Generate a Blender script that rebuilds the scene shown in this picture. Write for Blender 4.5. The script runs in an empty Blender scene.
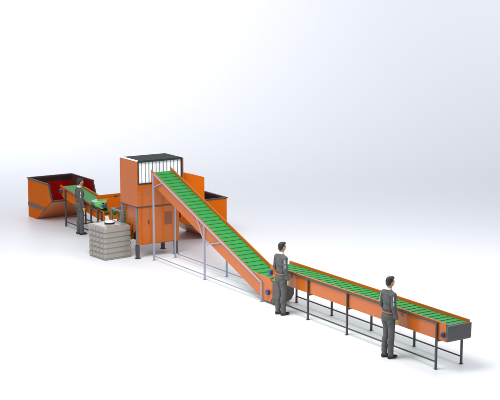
import bpy, bmesh, math, random
from mathutils import Vector, Matrix, noise
random.seed(4)
sc = bpy.context.scene
C = sc.collection
PI = math.pi

# ---------------------------------------------------------------- camera
F, H, PITCH, ROLL, TH, X0, Y0 = 1300.0, 8.2278, 0.17617, 0.00069, -0.99795, 0.59342, 31.2777
# world axes run along the conveyor line; the camera frame is turned by TH about the line's origin
ct, st = math.cos(TH), math.sin(TH)
cam_xy = (-X0 * ct - Y0 * st, X0 * st - Y0 * ct)
def cam2w(x, y, z=0.0):
    dx, dy = x - X0, y - Y0
    return Vector((dx * ct + dy * st, -dx * st + dy * ct, z))
cam = bpy.data.cameras.new('camera')
cam.sensor_width = 36.0
cam.lens = F / 500.0 * 36.0
cam.clip_end = 2000
camo = bpy.data.objects.new('camera', cam)
C.objects.link(camo)
camo.location = (cam_xy[0], cam_xy[1], H)
camo.rotation_euler = (Matrix.Rotation(-TH, 3, 'Z') @ Matrix.Rotation(PI / 2 - PITCH, 3, 'X')).to_euler()
sc.camera = camo

# ---------------------------------------------------------------- light: a white studio
w = bpy.data.worlds.new('World')
sc.world = w
w.use_nodes = True
bg = w.node_tree.nodes['Background']
bg.inputs['Color'].default_value = (0.84, 0.89, 1.0, 1)
bg.inputs['Strength'].default_value = 0.63
def area(name, loc, target, sx, sy, power, col=(1, 1, 1), spread=180):
    l = bpy.data.lights.new(name, 'AREA')
    l.shape = 'RECTANGLE'; l.size = sx; l.size_y = sy; l.energy = power; l.color = col; l.spread = math.radians(spread)
    o = bpy.data.objects.new(name, l); C.objects.link(o)
    o.location = loc
    o.rotation_euler = (Vector(target) - Vector(loc)).to_track_quat('-Z', 'Y').to_euler()
    return o
area('key_softbox', cam2w(-4.6, 26, 13), cam2w(-1.2, 31.5, 0), 9, 9, 1420, (1, .995, .985), 125)
area('backdrop_wash', cam2w(-22, 56, 26), cam2w(-12, 82, 18), 10, 8, 10500, (1, .99, .98))  # unseen lamp, added to whiten the left of the backdrop
area('backdrop_wash', cam2w(33, 60, 20), cam2w(27, 84, 17), 8, 8, 3000, (1, .99, .98))  # unseen lamp, added to lighten the far right of the backdrop
area('side_softbox', cam2w(8, 33, 13), cam2w(5.5, 31, 0), 8, 8, 430, (1, .99, .98), 130)
sc.view_settings.view_transform = 'Standard'
sc.view_settings.look = 'None'
sc.view_settings.exposure = 0.0
sc.view_settings.gamma = 1.0

# ---------------------------------------------------------------- materials
def srgb(r, g, b):
    f = lambda c: (c / 255 / 12.92) if c / 255 <= .04045 else ((c / 255 + .055) / 1.055) ** 2.4
    return (f(r), f(g), f(b), 1)
def mat(name, col, rough=.5, metal=0, spec=.5, coat=0, var=.06, scale=3.0, coat_rough=.08, bump=0.0, bscale=40):
    m = bpy.data.materials.new(name); m.use_nodes = True
    nt = m.node_tree; b = nt.nodes['Principled BSDF']
    b.inputs['Roughness'].default_value = rough
    b.inputs['Metallic'].default_value = metal
    b.inputs['Specular IOR Level'].default_value = spec
    b.inputs['Coat Weight'].default_value = coat
    b.inputs['Coat Roughness'].default_value = coat_rough
    tc = nt.nodes.new('ShaderNodeTexCoord'); n = nt.nodes.new('ShaderNodeTexNoise')
    n.inputs['Scale'].default_value = scale; n.inputs['Detail'].default_value = 5
    nt.links.new(tc.outputs['Object'], n.inputs['Vector'])
    r = nt.nodes.new('ShaderNodeValToRGB')
    r.color_ramp.elements[0].position = .3; r.color_ramp.elements[1].position = .7
    r.color_ramp.elements[0].color = (*[c * (1 - var) for c in col[:3]], 1)
    r.color_ramp.elements[1].color = (*[min(1, c * (1 + var)) for c in col[:3]], 1)
    nt.links.new(n.outputs['Fac'], r.inputs['Fac']); nt.links.new(r.outputs['Color'], b.inputs['Base Color'])
    mr = nt.nodes.new('ShaderNodeMapRange')
    mr.inputs['To Min'].default_value = max(0, rough - .04); mr.inputs['To Max'].default_value = min(1, rough + .05)
    nt.links.new(n.outputs['Fac'], mr.inputs['Value']); nt.links.new(mr.outputs['Result'], b.inputs['Roughness'])
    if bump:
        n2 = nt.nodes.new('ShaderNodeTexNoise'); n2.inputs['Scale'].default_value = bscale
        nt.links.new(tc.outputs['Object'], n2.inputs['Vector'])
        bp = nt.nodes.new('ShaderNodeBump'); bp.inputs['Strength'].default_value = bump; bp.inputs['Distance'].default_value = .01
        nt.links.new(n2.outputs['Fac'], bp.inputs['Height']); nt.links.new(bp.outputs['Normal'], b.inputs['Normal'])
    return m
M = dict(
    floor=mat('white_studio_floor', (.83, .835, .85, 1), .45, spec=.4, var=.004, scale=.05),
    orange=mat('orange_paint', (.49, .108, .004, 1), .3, spec=.3, coat=.42, coat_rough=.07, var=.05, scale=1.2),
    skip=mat('container_orange', (.61, .120, .003, 1), .6, spec=.05, var=.05, scale=1.0),
    red=mat('red_inner_paint', (.28, .003, .003, 1), .25, var=.3, scale=2),
    dark_brown=mat('dark_inner_paint_and_shade', (.10, .028, .01, 1), .6, var=.2, scale=2),  # also colours the painted shade inside the containers
    roof=mat('dark_roof_sheet', (.028, .034, .032, 1), .75, spec=.2),
    band=mat('grey_band', (.085, .085, .075, 1), .5),
    rim=mat('dark_rim', (.04, .044, .042, 1), .5),
    green=mat('green_belt', (.022, .255, .045, 1), .5, spec=.35, var=.10, scale=6),
    gnose=mat('pale_green_belt', (.12, .48, .16, 1), .22, coat=.6),
    cleat=mat('dark_green_cleat', (.017, .20, .034, 1), .5),
    steel=mat('dark_grey_steel', (.06, .062, .062, 1), .4, metal=.2),
    cap=mat('charcoal_sheet', (.082, .084, .085, 1), .45, metal=.2),
    tube=mat('pale_lilac_tube', (.34, .35, .43, 1), .35, metal=.2),
    post=mat('grey_post', (.20, .21, .23, 1), .4, metal=.3),
    blue=mat('blue_motor', (.02, .05, .22, 1), .4),
    strip=mat('white_strip', (.90, .91, .92, 1), .4, var=.02),
    white=mat('white_edge_highlight', (.88, .88, .86, 1), .4, var=.02),  # white colour for the painted highlight on the roof edge
    tank=mat('taupe_tank_plastic', (.30, .27, .235, 1), .24, coat=.5, coat_rough=.12, spec=.6, var=.05, scale=2),
    lidw=mat('white_lid', (.85, .85, .82, 1), .35, var=.02),
    black=mat('black_plastic_and_shade', (.012, .012, .012, 1), .4),
    suit=mat('grey_coverall', (.088, .090, .084, 1), .8, var=.18, scale=9, bump=.25, bscale=60),
    suit2=mat('dark_coverall_panel', (.045, .047, .046, 1), .8, var=.15, scale=9),
    skin=mat('skin', (.50, .30, .18, 1), .5, var=.06, scale=12),
    glove=mat('pale_yellow_glove', (.50, .42, .16, 1), .7, var=.08, scale=12),
    hair=mat('dark_hair', (.012, .011, .012, 1), .38, var=.3, scale=30, bump=.6, bscale=90),
    shoe=mat('black_shoe', (.014, .014, .015, 1), .3),
    belt=mat('orange_cloth_belt', (.36, .15, .075, 1), .7),
    vent=mat('brown_vent_panel', (.27, .075, .025, 1), .6),
    refl=mat('pale_reflective_tape', (.62, .66, .70, 1), .35),
    collar=mat('white_collar', (.72, .68, .62, 1), .7),
)

# ---------------------------------------------------------------- helpers
class MB:
    def __init__(s): s.bm = bmesh.new()
    def box(s, x0, x1, y0, y1, z0, z1, mi=0):
        v = [s.bm.verts.new(p) for p in ((x0,y0,z0),(x1,y0,z0),(x1,y1,z0),(x0,y1,z0),(x0,y0,z1),(x1,y0,z1),(x1,y1,z1),(x0,y1,z1))]
        for q in ((3,2,1,0),(4,5,6,7),(0,1,5,4),(1,2,6,5),(2,3,7,6),(3,0,4,7)):
            s.bm.faces.new([v[i] for i in q]).material_index = mi
        return s
    def prism(s, pts, lo, hi, axis='y', mi=0):
        # pts: outline in the other two axes; extruded lo..hi along axis
        def P(p, t):
            return {'y': (p[0], t, p[1]), 'x': (t, p[0], p[1]), 'z': (p[0], p[1], t)}[axis]
        a = [s.bm.verts.new(P(p, lo)) for p in pts]; b = [s.bm.verts.new(P(p, hi)) for p in pts]
        n = len(pts)
        fs = [s.bm.faces.new(a), s.bm.faces.new(b[::-1])]
        for i in range(n):
            fs.append(s.bm.faces.new((a[i], b[i], b[(i+1) % n], a[(i+1) % n])))
        for f in fs: f.material_index = mi
        return s
    def cyl(s, p0, p1, r, r1=None, n=20, mi=0):
        p0, p1 = Vector(p0), Vector(p1); r1 = r if r1 is None else r1
        q = (p1 - p0).to_track_quat('Z', 'Y')
        A, B = [], []
        for i in range(n):
            d = q @ Vector((math.cos(2*PI*i/n), math.sin(2*PI*i/n), 0))
            A.append(s.bm.verts.new(p0 + d*r)); B.append(s.bm.verts.new(p1 + d*r1))
        for i in range(n):
            f = s.bm.faces.new((A[i], A[(i+1)%n], B[(i+1)%n], B[i])); f.smooth = True; f.material_index = mi
        s.bm.faces.new(A[::-1]).material_index = mi; s.bm.faces.new(B).material_index = mi
        return s
    def bar(s, p0, p1, t, mi=0, t2=None):
        # square tube between two points
        p0, p1 = Vector(p0), Vector(p1); d = (p1 - p0).normalized()
        up = Vector((0,0,1)) if abs(d.z) < .95 else Vector((1,0,0))
        sx = d.cross(up).normalized(); u = sx.cross(d).normalized()
        t2 = t if t2 is None else t2
        c = []
        for p in (p0, p1):
            c += [s.bm.verts.new(p + sx*a*t/2 + u*b*t2/2) for a, b in ((-1,-1),(1,-1),(1,1),(-1,1))]
        for q in ((3,2,1,0),(4,5,6,7),(0,1,5,4),(1,2,6,5),(2,3,7,6),(3,0,4,7)):
            s.bm.faces.new([c[i] for i in q]).material_index = mi
        return s
    def ell(s, c, r, rot=None, n=20, mi=0):
        m = Matrix.Translation(c)
        if rot is not None: m = m @ rot
        m = m @ Matrix.Diagonal((*r, 1))
        g = bmesh.ops.create_uvsphere(s.bm, u_segments=n, v_segments=n//2+2, radius=1, matrix=m)
        return s
    def build(s, name, m, parent=None, bevel=0.0, smooth=False, seg=2):
        bmesh.ops.recalc_face_normals(s.bm, faces=s.bm.faces)
        me = bpy.data.meshes.new(name); s.bm.to_mesh(me); s.bm.free()
        for k in (m if isinstance(m, (list, tuple)) else [m]): me.materials.append(k)
        o = bpy.data.objects.new(name, me); C.objects.link(o)
        if parent: o.parent = parent
        if smooth:
            for p in me.polygons: p.use_smooth = True
        if bevel:
            md = o.modifiers.new('bevel', 'BEVEL'); md.width = bevel; md.segments = seg; md.limit_method = 'ANGLE'; md.angle_limit = .6
        return o
def thing(name, label, cat, loc=(0,0,0), rz=0, group=None):
    o = bpy.data.objects.new(name, None); C.objects.link(o)
    o.location = loc; o.rotation_euler = (0, 0, rz); o.empty_display_size = .2
    o['label'] = label; o['category'] = cat
    if group: o['group'] = group
    return o
def copy_tree(o, parent=None):
    c = o.copy(); C.objects.link(c)
    if parent is not None: c.parent = parent
    for ch in list(o.children): copy_tree(ch, c)
    return c

# ---------------------------------------------------------------- setting: floor sweeping up into a backdrop
def backdrop():
    bm = bmesh.new()
    prof = [(-60, 0), (-20, 0), (10, 0), (30, 0), (50, 0)]
    R0, ys = 34.0, 52.0
    for i in range(1, 25):
        a = (PI/2) * i / 24
        prof.append((ys + R0*math.sin(a), R0 - R0*math.cos(a)))
    prof.append((ys + R0, 60))
    xs = [-110 + 10*i for i in range(23)]
    rows = [[bm.verts.new(cam2w(x, y, z)) for x in xs] for y, z in prof]
    for i in range(len(rows)-1):
        for j in range(len(xs)-1):
            f = bm.faces.new((rows[i][j], rows[i][j+1], rows[i+1][j+1], rows[i+1][j])); f.smooth = True
    me = bpy.data.meshes.new('floor'); bm.to_mesh(me); bm.free(); me.materials.append(M['floor'])
    o = bpy.data.objects.new('floor', me); C.objects.link(o); o['kind'] = 'structure'
backdrop()

# ---------------------------------------------------------------- belts
def belt_mesh(path, b0, b1, pitch=.18, thick=.012, parent=None, cleats=True):
    """path: (a,z) polyline of the top run; slatted belt with raised cross cleats in the same mesh"""
    m = MB()
    n = len(path)
    for (p, q) in zip(path[:-1], path[1:]):
        d = Vector((q[0]-p[0], q[1]-p[1])); nn = Vector((-d.y, d.x)).normalized()
        if nn.y < 0: nn = -nn
        L = d.length
        # slats
        k = max(1, round(L / pitch)); st_ = L / k; u = d / L
        for i in range(k):
            s0 = Vector(p) + u*(i*st_); s1 = Vector(p) + u*((i+1)*st_ - .003)
            bot0, bot1 = s0 - nn*.02, s1 - nn*.02
            m.prism([(s0.x, s0.y), (s1.x, s1.y), (bot1.x, bot1.y), (bot0.x, bot0.y)], b0, b1, 'y', 0)
            if cleats:
                c0 = s1 - u*.035
                t0 = c0 + nn*.012
                c1 = s1 - u*.002
                t1 = c1 + nn*.012
                a0 = c0 - nn*.005; a1 = c1 - nn*.005
                m.prism([(a0.x, a0.y), (a1.x, a1.y), (t1.x, t1.y), (t0.x, t0.y)], b0+.02, b1-.02, 'y', 1)
    return m

# ================================================================= flat picking conveyor
fc = thing('belt_conveyor', 'long low level conveyor with orange sides, green belt and dark grey legs', 'conveyor', (3.3, .3, 0))
def rel(o, root):   # parts are modelled in line coordinates; shift under the root
    o.parent = root
    o.matrix_parent_inverse = Matrix.Translation(-Vector(root.location))
    return o
TF = 1.03
rel(MB().prism([(-.12, TF), (6.40, TF), (6.40, .64), (.03, .64), (.03, .74), (-.12, .74)], -.03, 0).build('side_panel', M['orange'], bevel=.004), fc)
rel(MB().prism([(-.20, TF+.005), (6.40, TF+.005), (6.40, .64), (.03, .64), (.03, .75), (-.20, .75)], .59, .62).build('side_panel', M['orange'], bevel=.004), fc)
m = belt_mesh([(-.15, .972), (6.38, .972)], .01, .58)
rel(m.build('belt', [M['green'], M['cleat']]), fc)
rel(MB().box(-.1, 6.4, .02, .57, .70, .80).build('belt_return', M['cleat']), fc)
for s0, s1 in ((-.12, -.06), (6.27, 6.33)):
    rel(MB().cyl(((s0+s1)/2, .01, .87), ((s0+s1)/2, .58, .87), .08, n=24).build('end_roller', M['cleat']), fc)
# end cover
m = MB().prism([(6.405, .99), (6.475, .99), (6.475, .69), (6.45, .645), (6.405, .645)], -.035, .605)
rel(m.build('end_cover', M['cap'], bevel=.006), fc)
mo = rel(MB().box(6.29, 6.38, -.085, -.031, .73, .83).build('drive_motor', M['blue'], bevel=.012), fc)
rel(MB().box(-.11, -.01, -.10, -.031, .78, .90).build('drive_motor', M['blue'], bevel=.012), fc)
rel(MB().cyl((6.335, -.11, .78), (6.335, -.086, .78), .028).build('motor_shaft', M['steel']), fc)
# frame
rel(MB().bar((.08, -.055, TF-.045), (6.12, -.055, TF-.04), .032).build('top_rail', M['steel'], bevel=.004), fc)
S = 1.53476
for k in range(5):
    a = k*S
    n0 = .25 if k == 0 else 0.0
    if k == 0: a = .05
    rel(MB().box(a+n0-.021, a+n0+.021, -.078, -.036, 0.008, TF-.02).box(a+n0-.04, a+n0+.04, -.095, -.02, 0, .008).build('leg', M['steel'], bevel=.004), fc)
    rel(MB().box(a-.021, a+.021, .626, .668, 0.008, .93).box(a-.04, a+.04, .61, .685, 0, .008).build('leg', M['steel'], bevel=.004), fc)
rel(MB().bar((.06, -.058, .16), (6.11, -.057, .16), .028).build('lower_rail', M['steel'], bevel=.004), fc)
rel(MB().bar((.06, .648, .16), (6.11, .648, .16), .028).build('lower_rail', M['steel'], bevel=.004), fc)
for k in range(1, 5):
    rel(MB().bar((k*S, -.036, .61), (k*S, .626, .61), .035).build('cross_bar', M['steel']), fc)

# ================================================================= inclined conveyor
ic = thing('inclined_conveyor', 'steep orange conveyor with green belt on pale lilac tube frame, rising to the cabin', 'conveyor', (-3.2, .3, 0))
T = lambda a: .35 - .3607*a
A0, A1 = -6.25, -.95
for y0, y1, dz in ((-.03, 0, 0), (.59, .62, .035)):
    pts = [(A0, T(A0)+dz), (A1, T(A1)+dz), (-.72, .68+dz), (-.14, .68+dz), (-.02, .56), (-.02, .20), (-.12, .07), (-.42, .07), (A0+.12, T(A0+.12)-.38), (A0, T(A0)-.34)]
    rel(MB().prism(pts, y0, y1).build('side_panel', M['orange'], bevel=.004), ic)
m = belt_mesh([(-6.15, T(-6.15)-.035), (-.70, T(-.70)-.035), (-.05, .42)], .01, .58)
rel(m.build('belt', [M['green'], M['cleat']]), ic)
m = belt_mesh([(-6.10, T(-6.10)-.28), (-.70, T(-.70)-.28)], .03, .56, cleats=False)
rel(m.build('belt_return', [M['green'], M['cleat']]), ic)
rel(MB().cyl((-6.17, .01, T(-6.17)-.16), (-6.17, .58, T(-6.17)-.16), .115, n=28).build('head_roller', M['green']), ic)
o_ = .018
def rail_pt(a, y): return (a, y, T(a)-.03)
for y, nm in ((-.052, 0), (.645, 1)):
    rel(MB().bar(rail_pt(-6.04, y), rail_pt(-.47, y), .038).build('top_rail', M['tube'], bevel=.006), ic)
    rel(MB().bar((-6.04, y-.001, .13), (-.47, y-.001, .13), .024).build('lower_rail', M['tube'], bevel=.004), ic)
    for a in (-6.078, -3.259, -.475):
        if nm and a > -1: continue
        m = MB().bar((a, y, .008), (a, y, T(a)-.045), .044)
        m.box(a-.04, a+.04, y-.04, y+.04, 0, .008)
        rel(m.build('leg', M['tube'], bevel=.005), ic)
    rel(MB().bar((-6.06, y, 2.12), (-5.55, y, T(-5.55)-.04), .03).build('brace', M['tube']), ic)
    rel(MB().bar((-3.28, y, 1.05), (-3.66, y, T(-3.66)-.04), .03).build('brace', M['tube']), ic)
    rel(MB().bar((-3.24, y, .96), (-2.42, y, T(-2.42)-.5+.45), .03).build('brace', M['tube']), ic)
# hopper at foot
m = MB()
m.prism([(-.014, .64), (.34, .64), (.16, .14), (.02, .06), (-.10, .05), (-.014, .2)], -.03, .42)
rel(m.build('feed_hopper', M['cap'], bevel=.008), ic)
rel(MB().box(-.25, -.13, -.10, -.031, .25, .36).build('tail_motor', M['blue'], bevel=.015), ic)

# ================================================================= sorting cabin
X0c, X1c, Y0c, Y1c = -7.45, -6.42, -.40, 1.14
cb = thing('sorting_cabin', 'tall orange steel cabin with white strip curtain and dark roof, standing on dark legs', 'cabin', (-6.95, .37, 0))
# upper shell: back, two sides, front with opening
zc0, zc1 = 1.53, 2.84
oy0, oy1, oz0, oz1 = Y0c+.07, Y1c-.07, 2.165, 2.80
m = MB().box(X0c, X1c, Y0c, Y0c+.04, zc0, zc1)
rel(m.build('side_wall', M['orange'], bevel=.006), cb)
rel(MB().box(X0c, X1c, Y1c-.04, Y1c, zc0, zc1).build('side_wall', M['orange'], bevel=.006), cb)
rel(MB().box(X0c, X0c+.04, Y0c+.041, Y1c-.041, zc0, 2.10).build('rear_wall', M['orange'], bevel=.004), cb)
m = MB().box(X1c-.04, X1c-.003, Y0c+.042, Y1c-.042, zc0, oz0)
rel(m.build('front_wall', M['orange'], bevel=.004), cb)
m = MB()
m.box(X1c-.05, X1c+.012, Y0c+.042, oy0, oz0+.001, oz1+.04)
m.box(X1c-.05, X1c+.012, oy1, Y1c-.042, oz0+.001, oz1+.04)
m.box(X1c-.05, X1c+.013, oy0+.001, oy1-.001, oz1, oz1+.041)
m.box(X1c-.05, X1c+.010, oy0+.001, oy1-.001, oz0+.001, oz0+.03)
rel(m.build('opening_frame', M['roof']), cb)
ns = 12
wS = (oy1-oy0)/ns
for i in range(ns):
    y = oy0 + wS*i
    rel(MB().box(X1c-.035, X1c-.030, y+.013, y+wS-.013, oz0+.035, oz1-.002).build('curtain_strip', M['strip']), cb)
rel(MB().box(X1c-.047, X1c-.040, oy0+.002, oy1-.002, oz0+.033, oz1-.002).build('curtain_backing', M['post']), cb)
rel(MB().box(X0c+.02, X1c-.01, Y0c+.045, Y1c-.045, zc1-.025, zc1+.012).build('roof', M['roof'], bevel=.004), cb)
rel(MB().box(X0c-.01, X1c+.01, Y0c-.012, Y0c+.043, zc1+.001, zc1+.035).build('roof_edge_highlight', M['white'], bevel=.008), cb)  # edge highlight of the roof, modelled as a thin white bar
# lower block
lx0, lx1, ly0, ly1, lz0, lz1 = X0c+.10, X1c-.035, Y0c+.11, Y1c-.15, .40, 1.50
rel(MB().box(lx1-.04, lx1, ly0-.05, ly1, lz0, lz1).build('front_panel', M['orange'], bevel=.004), cb)
rel(MB().box(lx0, lx1-.041, ly1-.04, ly1-.001, lz0, lz1).build('side_panel', M['orange'], bevel=.004), cb)
rel(MB().box(lx0, lx1-.041, ly0, ly0+.03, .95, lz1).build('side_panel', M['orange'], bevel=.004), cb)
rel(MB().box(lx0, lx1-.041, ly0+.25, ly0+.28, lz0, .949).build('inner_panel', M['dark_brown']), cb)
rel(MB().box(lx0, lx0+.03, ly0+.031, ly1-.041, lz0, lz1).build('rear_panel', M['orange']), cb)
for i in range(4):
    x = lx0+.08+i*.21
    rel(MB().prism([(x, .96), (x+.15, .96), (x+.13, .78), (x+.02, .70)], ly0-.018, ly0-.002).build('flap', M['orange']), cb)
rel(MB().box(X0c+.01, X1c-.01, Y0c+.01, Y1c-.01, 1.501, 1.529).build('divider_shadow_line', M['rim']), cb)  # dark strip standing for the shadow line below the upper block
d = rel(MB().box(lx1+.002, lx1+.018, ly0+.06, ly0+.30, lz0+.03, lz1-.03).build('door', M['orange'], bevel=.004), cb)
hd = MB().box(lx1+.019, lx1+.045, ly0+.26, ly0+.28, 1.0, 1.12).build('handle', M['steel'])
hd.parent = d
d = rel(MB().box(lx1+.002, lx1+.018, ly0+.36, ly1-.10, lz0+.03, lz1-.03).build('door', M['orange'], bevel=.004), cb)
wd = MB().box(lx1+.019, lx1+.026, .50, .74, .93, 1.30).build('vent_panel', M['vent'], bevel=.003); wd.parent = d
for i in range(6):
    z_ = .96+.055*i
rel(MB().box(X1c-.001, X1c+.02, -.10, -.04, 1.90, 2.0).build('latch', M['belt'], bevel=.004), cb)
rel(MB().box(X1c-.001, X1c+.02, -.28, -.24, 1.90, 1.97).build('latch', M['belt'], bevel=.004), cb)
# posts and legs
for x, y in ((X1c-.11, Y0c+.02), (X0c+.04, Y0c+.02)):
    rel(MB().box(x-.035, x+.035, y-.0, y+.06, .41, 1.50).build('post', M['post'], bevel=.006), cb)
for x, y in ((X1c-.12, Y0c+.06), (X1c-.12, Y1c-.22), (X0c+.10, Y0c+.06), (X0c+.10, Y1c-.20)):
    rel(MB().box(x-.047, x+.047, y-.047, y+.047, 0.012, .399).box(x-.075, x+.075, y-.075, y+.075, 0, .012).build('leg', M['steel'], bevel=.008), cb)
# transfer chute towards the right-hand container
m = MB().prism([(Y1c+.002, 2.38), (1.95, 2.17), (1.95, 1.20), (Y1c+.002, 1.02)], -7.30, -6.60, 'x')
rel(m.build('transfer_chute', M['skip'], bevel=.006), cb)

# ================================================================= tipping containers
def container(label, loc, rz, W, Ht=1.29, sc_=1.0):
    """profile in local x (towards the open front) and z, extruded along local y 0..W"""
    t = thing('tipping_container', label, 'container', loc, rz, 'orange tipping containers')
    out = [(0, 0), (.62, 0), (1.92, .82), (1.68, Ht), (0, Ht)]   # side outline
    def plate(y0, y1, mt, nm, ins=0):
        return MB().prism(out, y0, y1).build(nm, mt, t, bevel=.006)
    plate(0, .03, M['skip'], 'side_wall'); plate(W-.03, W, M['skip'], 'side_wall')
    MB().prism([(.03, .03), (.62, .03), (1.88, .80), (1.66, Ht-.001), (.03, Ht-.001)], .031, .036).build('inner_wall', M['red'], t)
    MB().prism([(.03, .03), (.62, .03), (1.88, .80), (1.66, Ht-.001), (.03, Ht-.001)], W-.036, W-.031).build('inner_wall', M['red'], t)
    MB().box(.051, 1.05, W-.05, W-.037, Ht-.34, Ht-.01).build('shade_plate', M['dark_brown'], t)  # dark brown plate paints the shade high on the side wall
    MB().box(.039, .05, .06, W-.06, Ht-.15, Ht-.01).build('shade_plate', M['black'], t)  # black plate paints the shadow at the top of the rear wall
    MB().box(0, .03, .031, W-.031, 0, Ht).build('rear_wall', M['skip'], t)
    MB().box(.031, .038, .04, W-.04, .04, Ht-.001).build('inner_wall', M['red'], t)
    MB().box(.04, .60, .037, W-.037, 0.004, .03).build('base', M['dark_brown'], t)
    # slanting front
    MB().prism([(.60, 0.003), (.64, 0.003), (1.92, .79), (1.87, .80)], .031, W-.031).build('front_wall', M['orange'], t)
    MB().prism([(.62, .035), (.63, .03), (1.87, .806), (1.85, .806)], .038, W-.038).build('inner_front', M['red'], t)
    # rims
    m = MB().box(-.03, 1.70, -.02, .035, Ht+.001, Ht+.04).box(-.03, 1.70, W-.035, W+.02, Ht+.001, Ht+.04).box(-.03, .04, .036, W-.036, Ht+.001, Ht+.04)
    m.build('top_rim', M['rim'], t, bevel=.006)
    for y in (-.006, W-.036):
        m = MB(); m.prism([(1.70, Ht+.002), (1.645, Ht+.002), (1.87, .80), (1.935, .80)], y, y+.042)
        m.build('edge_strip', M['rim'], t)
    MB().box(1.85, 1.94, -.005, W+.005, .757, .799).build('lip', M['rim'], t, bevel=.006)
    for y in (-.012, W+.001):
        m = MB().prism([(0, .50), (0, .38), (1.26, .385), (1.46, .50)], y, y+.011)
        m.build('side_band', M['band'], t)
    return t
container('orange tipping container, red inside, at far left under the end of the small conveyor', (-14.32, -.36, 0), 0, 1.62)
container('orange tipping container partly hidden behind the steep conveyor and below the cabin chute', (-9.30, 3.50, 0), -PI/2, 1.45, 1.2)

# ================================================================= left conveyor feeding the left container
lc = thing('reject_conveyor', 'short orange conveyor with green belt reaching up into the left container, behind the far worker', 'conveyor', (-11, .3, 0))
TL = lambda a: 1.30 - .13*(a+12.4)
for y0, y1 in ((-.03, 0), (.59, .62)):
    pts = [(-12.45, TL(-12.45)), (-9.35, TL(-9.35)), (-9.25, .70), (-9.35, .58), (-9.6, .60), (-12.2, TL(-12.2)-.38), (-12.38, TL(-12.4)-.30)]
    rel(MB().prism(pts, y0, y1).build('side_panel', M['skip'], bevel=.004), lc)
rel(belt_mesh([(-12.38, TL(-12.38)-.04), (-9.40, TL(-9.4)-.04)], .01, .58, cleats=False).build('belt', [M['green'], M['cleat']]), lc)
rel(MB().cyl((-12.36, .01, TL(-12.4)-.15), (-12.36, .58, TL(-12.4)-.15), .10, n=24).build('head_roller', M['green']), lc)
rel(MB().box(-12.40, -12.24, -.10, -.031, 1.05, 1.17).build('drive_motor', M['blue'], bevel=.012), lc)
for y in (-.055, .648):
    rel(MB().bar((-12.0, y, TL(-12.0)-.03), (-9.40, y, TL(-9.40)-.03), .036).build('top_rail', M['steel']), lc)
    rel(MB().bar((-12.0, y-.001, .16), (-9.40, y-.001, .16), .030).build('lower_rail', M['steel']), lc)
    for a in (-12.0, -10.75, -9.40):
        rel(MB().bar((a, y, 0), (a, y, TL(a)-.05), .045).build('leg', M['steel']), lc)
for a in (-12.0, -10.75, -9.40):
    rel(MB().bar((a, -.03, .30), (a, .62, .30), .03).build('cross_bar', M['steel']), lc)

# ================================================================= transverse conveyor
tc_ = thing('cross_conveyor', 'short crosswise conveyor whose pale green belt end hangs over the small orange conveyor', 'conveyor', (-10.4, .9, 0))
XA, XB = -10.13, -9.50
for x0, x1 in ((XA-.03, XA), (XB, XB+.03)):
    rel(MB().prism([(.20, 1.27), (2.2, 1.27), (2.2, .60), (.25, .60), (.16, 1.02), (.16, 1.18)], x0, x1, 'x').build('side_panel', M['skip'], bevel=.004), tc_)
rel(MB().box(XA+.02, XB-.02, .04, 2.1, 1.10, 1.155).build('belt', M['gnose']), tc_)
rel(MB().cyl((XA+.02, .03, 1.055), (XB-.02, .03, 1.055), .102, n=32).build('belt_nose', M['gnose']), tc_)
rel(MB().box(XB+.031, XB+.11, .03, .13, .99, 1.09).build('drive_motor', M['blue'], bevel=.012), tc_)
rel(MB().box(XB-.005, XB+.03, .02, .159, 1.03, 1.08).build('bracket', M['steel']), tc_)
rel(MB().box(XA+.02, XB-.02, .75, 2.18, 1.20, 1.215).build('cover_plate', M['dark_brown']), tc_)
for x in (XA+.10, XB-.06):
    for y, zt in ((-.11, .93), (2.0, .70)):
        rel(MB().bar((x, y, 0), (x, y, zt), .045).build('leg', M['steel']), tc_)
rel(MB().box(XA+.02, XB-.02, -.13, -.09, .90, .94).build('nose_bracket', M['steel']), tc_)

# ================================================================= small framed roller stand by the cabin
rs = thing('roller_stand', 'small grey steel frame with green rollers between the tank and the cabin', 'roller stand', (-8.2, .1, 0))
for x in (-8.45, -7.85):
    for y in (-.18, .35):
        rel(MB().bar((x, y, 0), (x, y, 1.18), .05).build('post', M['post'], bevel=.005), rs)
for y in (-.18, .35):
    rel(MB().bar((-8.425, y, 1.155), (-7.875, y, 1.155), .048).build('top_bar', M['post'], bevel=.005), rs)
for x in (-8.45, -7.85):
    rel(MB().bar((x, -.155, 1.156), (x, .325, 1.156), .046).build('top_bar', M['post'], bevel=.005), rs)
for i, z in enumerate((.78, .93, 1.06)):
    rel(MB().cyl((-8.42, .02+.04*i, z), (-7.88, .02+.04*i, z), .055, n=18).build('roller', M['green'] if i != 1 else M['cleat']), rs)
rel(MB().box(-8.42, -7.88, .20, .23, .6, 1.1).build('back_plate', M['rim']), rs)
rel(MB().bar((-8.40, -.12, .62), (-7.9, -.12, .95), .03).build('brace', M['tube']), rs)
rel(MB().cyl((-8.75, -.05, .98), (-8.48, -.05, .98), .05, n=18).build('roller', M['green']), rs)

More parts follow.
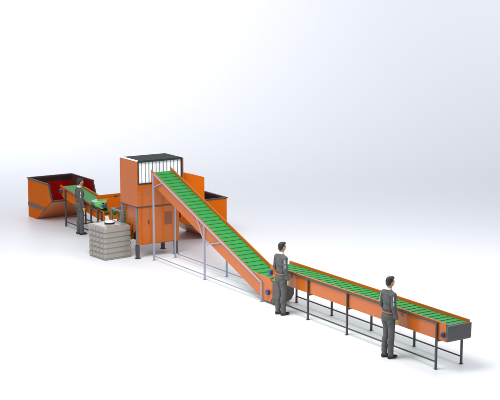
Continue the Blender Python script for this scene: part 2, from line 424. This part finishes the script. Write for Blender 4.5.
# ================================================================= tank
tk = thing('storage_tank', 'square taupe plastic tank with horizontal ribs and a white lid on top, beside the cabin', 'tank', (-7.26, -.86, 0), .08)
def tank():
    bm = bmesh.new()
    def ring(hx, hy, z, r, n=6):
        vs = []
        for cx, cy, a0 in ((1,1,0), (-1,1,PI/2), (-1,-1,PI), (1,-1,3*PI/2)):
            for i in range(n+1):
                a = a0 + (PI/2)*i/n
                vs.append(bm.verts.new((cx*(hx-r)+r*math.cos(a), cy*(hy-r)+r*math.sin(a), z)))
        return vs
    hx, hy = .47, .45
    prof = [(-.05, 0.0), (-.01, .012)]
    nr = 6; z0, z1 = .03, .93; st_ = (z1-z0)/nr
    for i in range(nr):
        zz = z0 + st_*i
        prof += [(-.022, zz), (-.022, zz+.018), (0, zz+.034), (0, zz+st_-.016), (-.022, zz+st_-.001)]
    prof += [(-.03, .945), (-.06, .962), (-.12, .97)]
    rings = [ring(hx+d, hy+d, z, .06) for d, z in prof]
    n = len(rings[0])
    for A, B in zip(rings[:-1], rings[1:]):
        for i in range(n):
            f = bm.faces.new((A[i], A[(i+1)%n], B[(i+1)%n], B[i]))
    bm.faces.new(rings[0][::-1]); bm.faces.new(rings[-1])
    # vertical pillow ribs on the -y face (and +y) : three across
    bmesh.ops.recalc_face_normals(bm, faces=bm.faces)
    me = bpy.data.meshes.new('tank_body'); bm.to_mesh(me); bm.free(); me.materials.append(M['tank'])
    o = bpy.data.objects.new('tank_body', me); C.objects.link(o); o.parent = tk
    md = o.modifiers.new('bevel', 'BEVEL'); md.width = .006; md.segments = 2
    for i in range(nr):
        zz = z0 + st_*i + .04
        for x in (-.30, -.10, .10, .30):
            m = MB().box(x-.07, x+.07, -hy-.022, -hy+.01, zz, zz+st_-.06)
            m.build('rib_pad', M['tank'], tk, bevel=.014)
    m = MB().cyl((0, 0, .968), (0, 0, 1.005), .15, n=40); m.build('neck_ring', M['black'], tk, bevel=.004)
    l = MB().cyl((0, 0, 1.006), (0, 0, 1.035), .135, .125, n=40).build('lid', M['lidw'], tk, bevel=.006)
    MB().box(-.37, .37, -.02, .02, .965, .978).box(-.37, -.33, -.32, .32, .965, .980).box(.33, .37, -.32, .32, .965, .980).build('top_rib', M['tank'], tk, bevel=.005)
tank()

# ================================================================= people
def capsule(m, p0, p1, r0, r1, sx=1.0, n=18, k=10):
    """tapered capsule as a chain of rings (closed)"""
    m.cyl(p0, p1, r0, r1, n=n); m.ell(p0, (r0, r0, r0), n=n); m.ell(p1, (r1, r1, r1), n=n)
def remeshed(m, name, mt, voxel, smooth=6, fn=None, parent=None):
    bmesh.ops.recalc_face_normals(m.bm, faces=m.bm.faces)
    me = bpy.data.meshes.new(name); m.bm.to_mesh(me); m.bm.free()
    o = bpy.data.objects.new(name, me); C.objects.link(o)
    r = o.modifiers.new('r', 'REMESH'); r.mode = 'VOXEL'; r.voxel_size = voxel; r.use_smooth_shade = True
    s = o.modifiers.new('s', 'SMOOTH'); s.iterations = smooth; s.factor = .5
    dg = bpy.context.evaluated_depsgraph_get(); dg.update()
    me2 = bpy.data.meshes.new_from_object(o.evaluated_get(dg)); me2.name = name
    bpy.data.objects.remove(o)
    me2.materials.clear()
    for k in (mt if isinstance(mt, list) else [mt]): me2.materials.append(k)
    if fn: fn(me2)
    for p in me2.polygons: p.use_smooth = True
    o = bpy.data.objects.new(name, me2); C.objects.link(o)
    if parent: o.parent = parent
    return o

# joints, facing +y, right hand +x
HIP = {s: Vector((.085*s, 0, .93)) for s in (-1, 1)}
KNEE = {-1: Vector((-.088, .02, .50)), 1: Vector((.082, .02, .50))}
ANK = {-1: Vector((-.092, -.03, .095)), 1: Vector((.082, .0, .095))}
SHO = {s: Vector((.160*s, -.01, 1.405)) for s in (-1, 1)}
ELB = {-1: Vector((-.215, -.02, 1.15)), 1: Vector((.215, -.04, 1.15))}
WRI = {-1: Vector((-.20, .13, .94)), 1: Vector((.225, .03, .905))}
def body_parts(m, grow=0.0, cloth=False):
    g = grow
    # torso
    m.ell((0, .0, .96), (.152+g, .115+g, .13+g)); m.ell((0, -.03, .93), (.14+g, .12+g, .11+g))
    m.ell((0, .005, 1.10), (.132+g, .103+g, .17+g)); m.ell((0, .005, 1.30), (.155+g, .115+g, .19+g))
    m.ell((0, -.01, 1.41), (.150+g, .092+g, .085+g))
    m.ell((0, -.01, 1.455), (.10+g*.6, .07+g*.6, .055+g*.6))
    for s in (-1, 1):
        m.ell(SHO[s], (.060+g, .062+g, .062+g))
        capsule(m, (0, -.01, 1.435), SHO[s]+Vector((-.01*s, 0, 0)), .062+g*.8, .054+g)
        capsule(m, (0, -.005, 1.49), SHO[s]+Vector((-.03*s, 0, .02)), .040+g*.5, .046+g*.8)
        capsule(m, SHO[s], ELB[s], .055+g, .043+g)
        if cloth:
            capsule(m, ELB[s], ELB[s].lerp(WRI[s], .93), .043+g, .036+g)
        else:
            capsule(m, ELB[s], WRI[s], .042, .028)
        # legs
        capsule(m, HIP[s], KNEE[s], .080+g, .056+g)
        m.ell(HIP[s].lerp(KNEE[s], .25)+Vector((0, -.005, 0)), (.080+g, .090+g, .16))
        capsule(m, KNEE[s], ANK[s]+(Vector((0, 0, .02)) if cloth else Vector()), .058+g, .042+g*1.3)
        m.ell(KNEE[s].lerp(ANK[s], .28)+Vector((0, -.022, 0)), (.056+g, .060+g, .13))
def make_person():
    t = thing('person', 'x', 'person', (0, 0, 0), 0)
    m = MB(); body_parts(m)
    # neck and head
    capsule(m, (0, -.012, 1.46), (0, .012, 1.58), .060, .054)
    hc = Vector((0, .02, 1.672))
    m.ell(hc, (.074, .094, .106)); m.ell(hc+Vector((0, .022, -.045)), (.058, .070, .070)); m.ell(hc+Vector((0, .058, -.085)), (.030, .030, .024))
    m.ell(hc+Vector((0, .098, -.02)), (.012, .020, .026)); m.ell(hc+Vector((0, .106, -.032)), (.016, .014, .011))   # nose
    m.ell(hc+Vector((0, .088, .022)), (.050, .012, .010))      # brow
    m.ell(hc+Vector((0, .086, -.062)), (.024, .012, .006)); m.ell(hc+Vector((0, .084, -.073)), (.020, .012, .006))   # lips
    for s in (-1, 1):
        m.ell(hc+Vector((.042*s, .070, -.022)), (.022, .020, .018))   # cheek
        m.ell(hc+Vector((.076*s, -.002, -.012)), (.009, .021, .032), Matrix.Rotation(.25*s, 4, 'Z'))   # ear
        # feet
        f = ANK[s]
        capsule(m, f, f+Vector((0, -.01, -.045)), .040, .036); capsule(m, f+Vector((0, -.02, -.055)), f+Vector((.01*s, .15, -.068)), .032, .024)
        # hand: palm, four fingers, thumb
        W = WRI[s]; d = (W - ELB[s]).normalized(); d = (d + Vector((0, 0, -.5))).normalized()
        side = Vector((0, 1, 0)) - d*d.y; side.normalize(); nrm = d.cross(side).normalized()
        inw = Vector((-s, 0, 0)); inw = (inw - d*inw.dot(d) - side*inw.dot(side)).normalized()
        capsule(m, W, W+d*.03, .027, .024)
        rot = Matrix((side, inw, d)).transposed().to_4x4()
        m.ell(W+d*.058, (.040, .017, .050), rot)
        for k, (off, ln) in enumerate(((.030, .070), (.010, .080), (-.010, .074), (-.029, .058))):
            a = W + d*.088 + side*off
            b = a + (d*.9+inw*.25).normalized()*ln*.45; c = b + (d*.6+inw*.75).normalized()*ln*.32; e = c + (d*.25+inw).normalized()*ln*.25
            capsule(m, a, b, .0098, .0092, n=10); capsule(m, b, c, .0092, .0085, n=10); capsule(m, c, e, .0085, .0075, n=10)
        a = W + d*.035 + side*.030; b = a + (side*.7+d*.7+inw*.3).normalized()*.036; c = b + (d+inw*.4+side*.1).normalized()*.030
        capsule(m, a, b, .013, .0105, n=10); capsule(m, b, c, .0105, .009, n=10)
    def paint(me):
        for p in me.polygons:
            c = p.center
            if c.z < .96 and abs(c.x) > .175: p.material_index = 1
    remeshed(m, 'body', [M['skin'], M['glove']], .0062, 3, paint, t)
    # eyes
    for s in (-1, 1):
        MB().ell(hc+Vector((.029*s, .083, .003)), (.0125, .010, .008), n=14).build('eye', M['black'], t, smooth=True)
    # coverall
    m = MB(); body_parts(m, .014, True)
    for s in (-1, 1):   # trouser hems
        m.cyl(ANK[s]+Vector((0, 0, .22)), ANK[s]+Vector((0, .006, -.045)), .062, .060); m.cyl(KNEE[s], ANK[s]+Vector((0, 0, .1)), .068, .058)
        m.cyl(HIP[s]+Vector((.0, 0, -.02)), KNEE[s], .090, .070)
    def folds(me):
        for v in me.vertices:
            c = v.co
            q = Vector((c.x*7, c.y*7, c.z*15 if c.z < .9 else c.z*13))
            amp = .006
            for j in (.50, .12, 1.15, .93):
                if abs(c.z-j) < .13: amp += .005*(1-abs(c.z-j)/.13)
            v.co = c + v.normal*(noise.noise(q)*amp + .35*amp*noise.noise(q*2.3))
        me.update()
        for p in me.polygons:
            c = p.center
            # darker side panels down the flanks, back yoke
            if (abs(c.x) > .125 and .98 < c.z < 1.40 and abs(c.x) < .172): p.material_index = 1
    cv = remeshed(m, 'coverall', [M['suit'], M['suit2']], .0085, 4, folds, t)
    # collar
    m = MB(); n = 28; 
    m.cyl((0, -.014, 1.495), (0, .0, 1.545), .078, .066, n=28)
    m.build('collar', M['collar'], t, bevel=.008, smooth=True)
    # waist belt: an elliptical band, slightly tilted
    bm = MB(); N = 40; ring = []
    for zoff, g in ((-.02, .0), (.02, .0)):
        pass
    vs = []
    for i in range(N):
        a = 2*PI*i/N
        for (r, dz) in ((0, -.019), (.010, -.017), (.010, .017), (0, .019)):
            x = (.152+r)*math.cos(a); y = (.122+r)*math.sin(a) - .004
            vs.append(bm.bm.verts.new((x, y, 1.035 + dz*.75 - .12*x)))
    for i in range(N):
        for k in range(4):
            bm.bm.faces.new((vs[i*4+k], vs[((i+1)%N)*4+k], vs[((i+1)%N)*4+(k+1)%4], vs[i*4+(k+1)%4]))
    bm.build('waist_belt', M['belt'], t, smooth=True)
    # reflective strips running down the sleeves
    for s in (-1, 1):
        d = (ELB[s]-SHO[s]); off = Vector((.052*s, -.040, 0))
        m = MB().bar(SHO[s]+d*.02+off, SHO[s]+d*.42+off*.98, .022, t2=.012)
        m.bar(SHO[s]+d*.52+off*.97, SHO[s]+d*.80+off*.93, .018, t2=.012)
        m.build('sleeve_strip', M['refl'], t, bevel=.004)
    # shoes
    for s in (-1, 1):
        m = MB(); f = ANK[s]
        m.ell(f+Vector((0, -.028, -.050)), (.042, .055, .048)); m.ell(f+Vector((.006*s, .095, -.058)), (.048, .095, .038))
        capsule(m, f+Vector((0, -.03, -.055)), f+Vector((.004*s, .09, -.06)), .040, .040)
        capsule(m, f+Vector((0, 0, -.02)), f+Vector((0, 0, -.05)), .046, .044)
        def flat(me):
            for v in me.vertices:
                if v.co.z < .003: v.co.z = .003
        remeshed(m, 'shoe', M['shoe'], .006, 3, flat, t)
    # hair: shell over the skull, shaped away from the face
    m = MB()
    m.ell(hc+Vector((0, -.010, .018)), (.083, .098, .103)); m.ell(hc+Vector((0, .055, .083)), (.058, .045, .034)); m.ell(hc+Vector((0, -.055, -.03)), (.066, .045, .062))
    def cut(me):
        for v in me.vertices:
            c = v.co - hc
            # pull the front and the lower sides in under the skin
            if c.y > .045 and c.z < .055: v.co.y = hc.y + .045 + (c.y-.045)*.1
            if c.z < -.02 and c.y > -.03: v.co.x = v.co.x*.80
            if c.z < .055 and c.y > .02: v.co.x = v.co.x*.84
            q = Vector((v.co.x*38, v.co.y*38, v.co.z*16))
            v.co += v.normal*noise.noise(q)*.005
    remeshed(m, 'hair', M['hair'], .007, 2, cut, t)
    return t
p0 = make_person()
p0.location = (4.96, -.38, 0)
p0['label'] = 'worker in grey coverall nearest the camera, alone at the middle of the long low conveyor'
p0['group'] = 'workers in grey coveralls'
p1 = copy_tree(p0); p1.location = (.80, -.33, 0); p1.rotation_euler.z = .04
p1['label'] = 'worker in grey coverall standing at the foot of the steep conveyor, beside the dark hopper'
p2 = copy_tree(p0); p2.location = (-10.58, -.22, 0); p2.rotation_euler.z = -.06
p2['label'] = 'worker in grey coverall farthest away, in front of the small conveyor by the left container'
for k in (p1, p2): k['group'] = 'workers in grey coveralls'
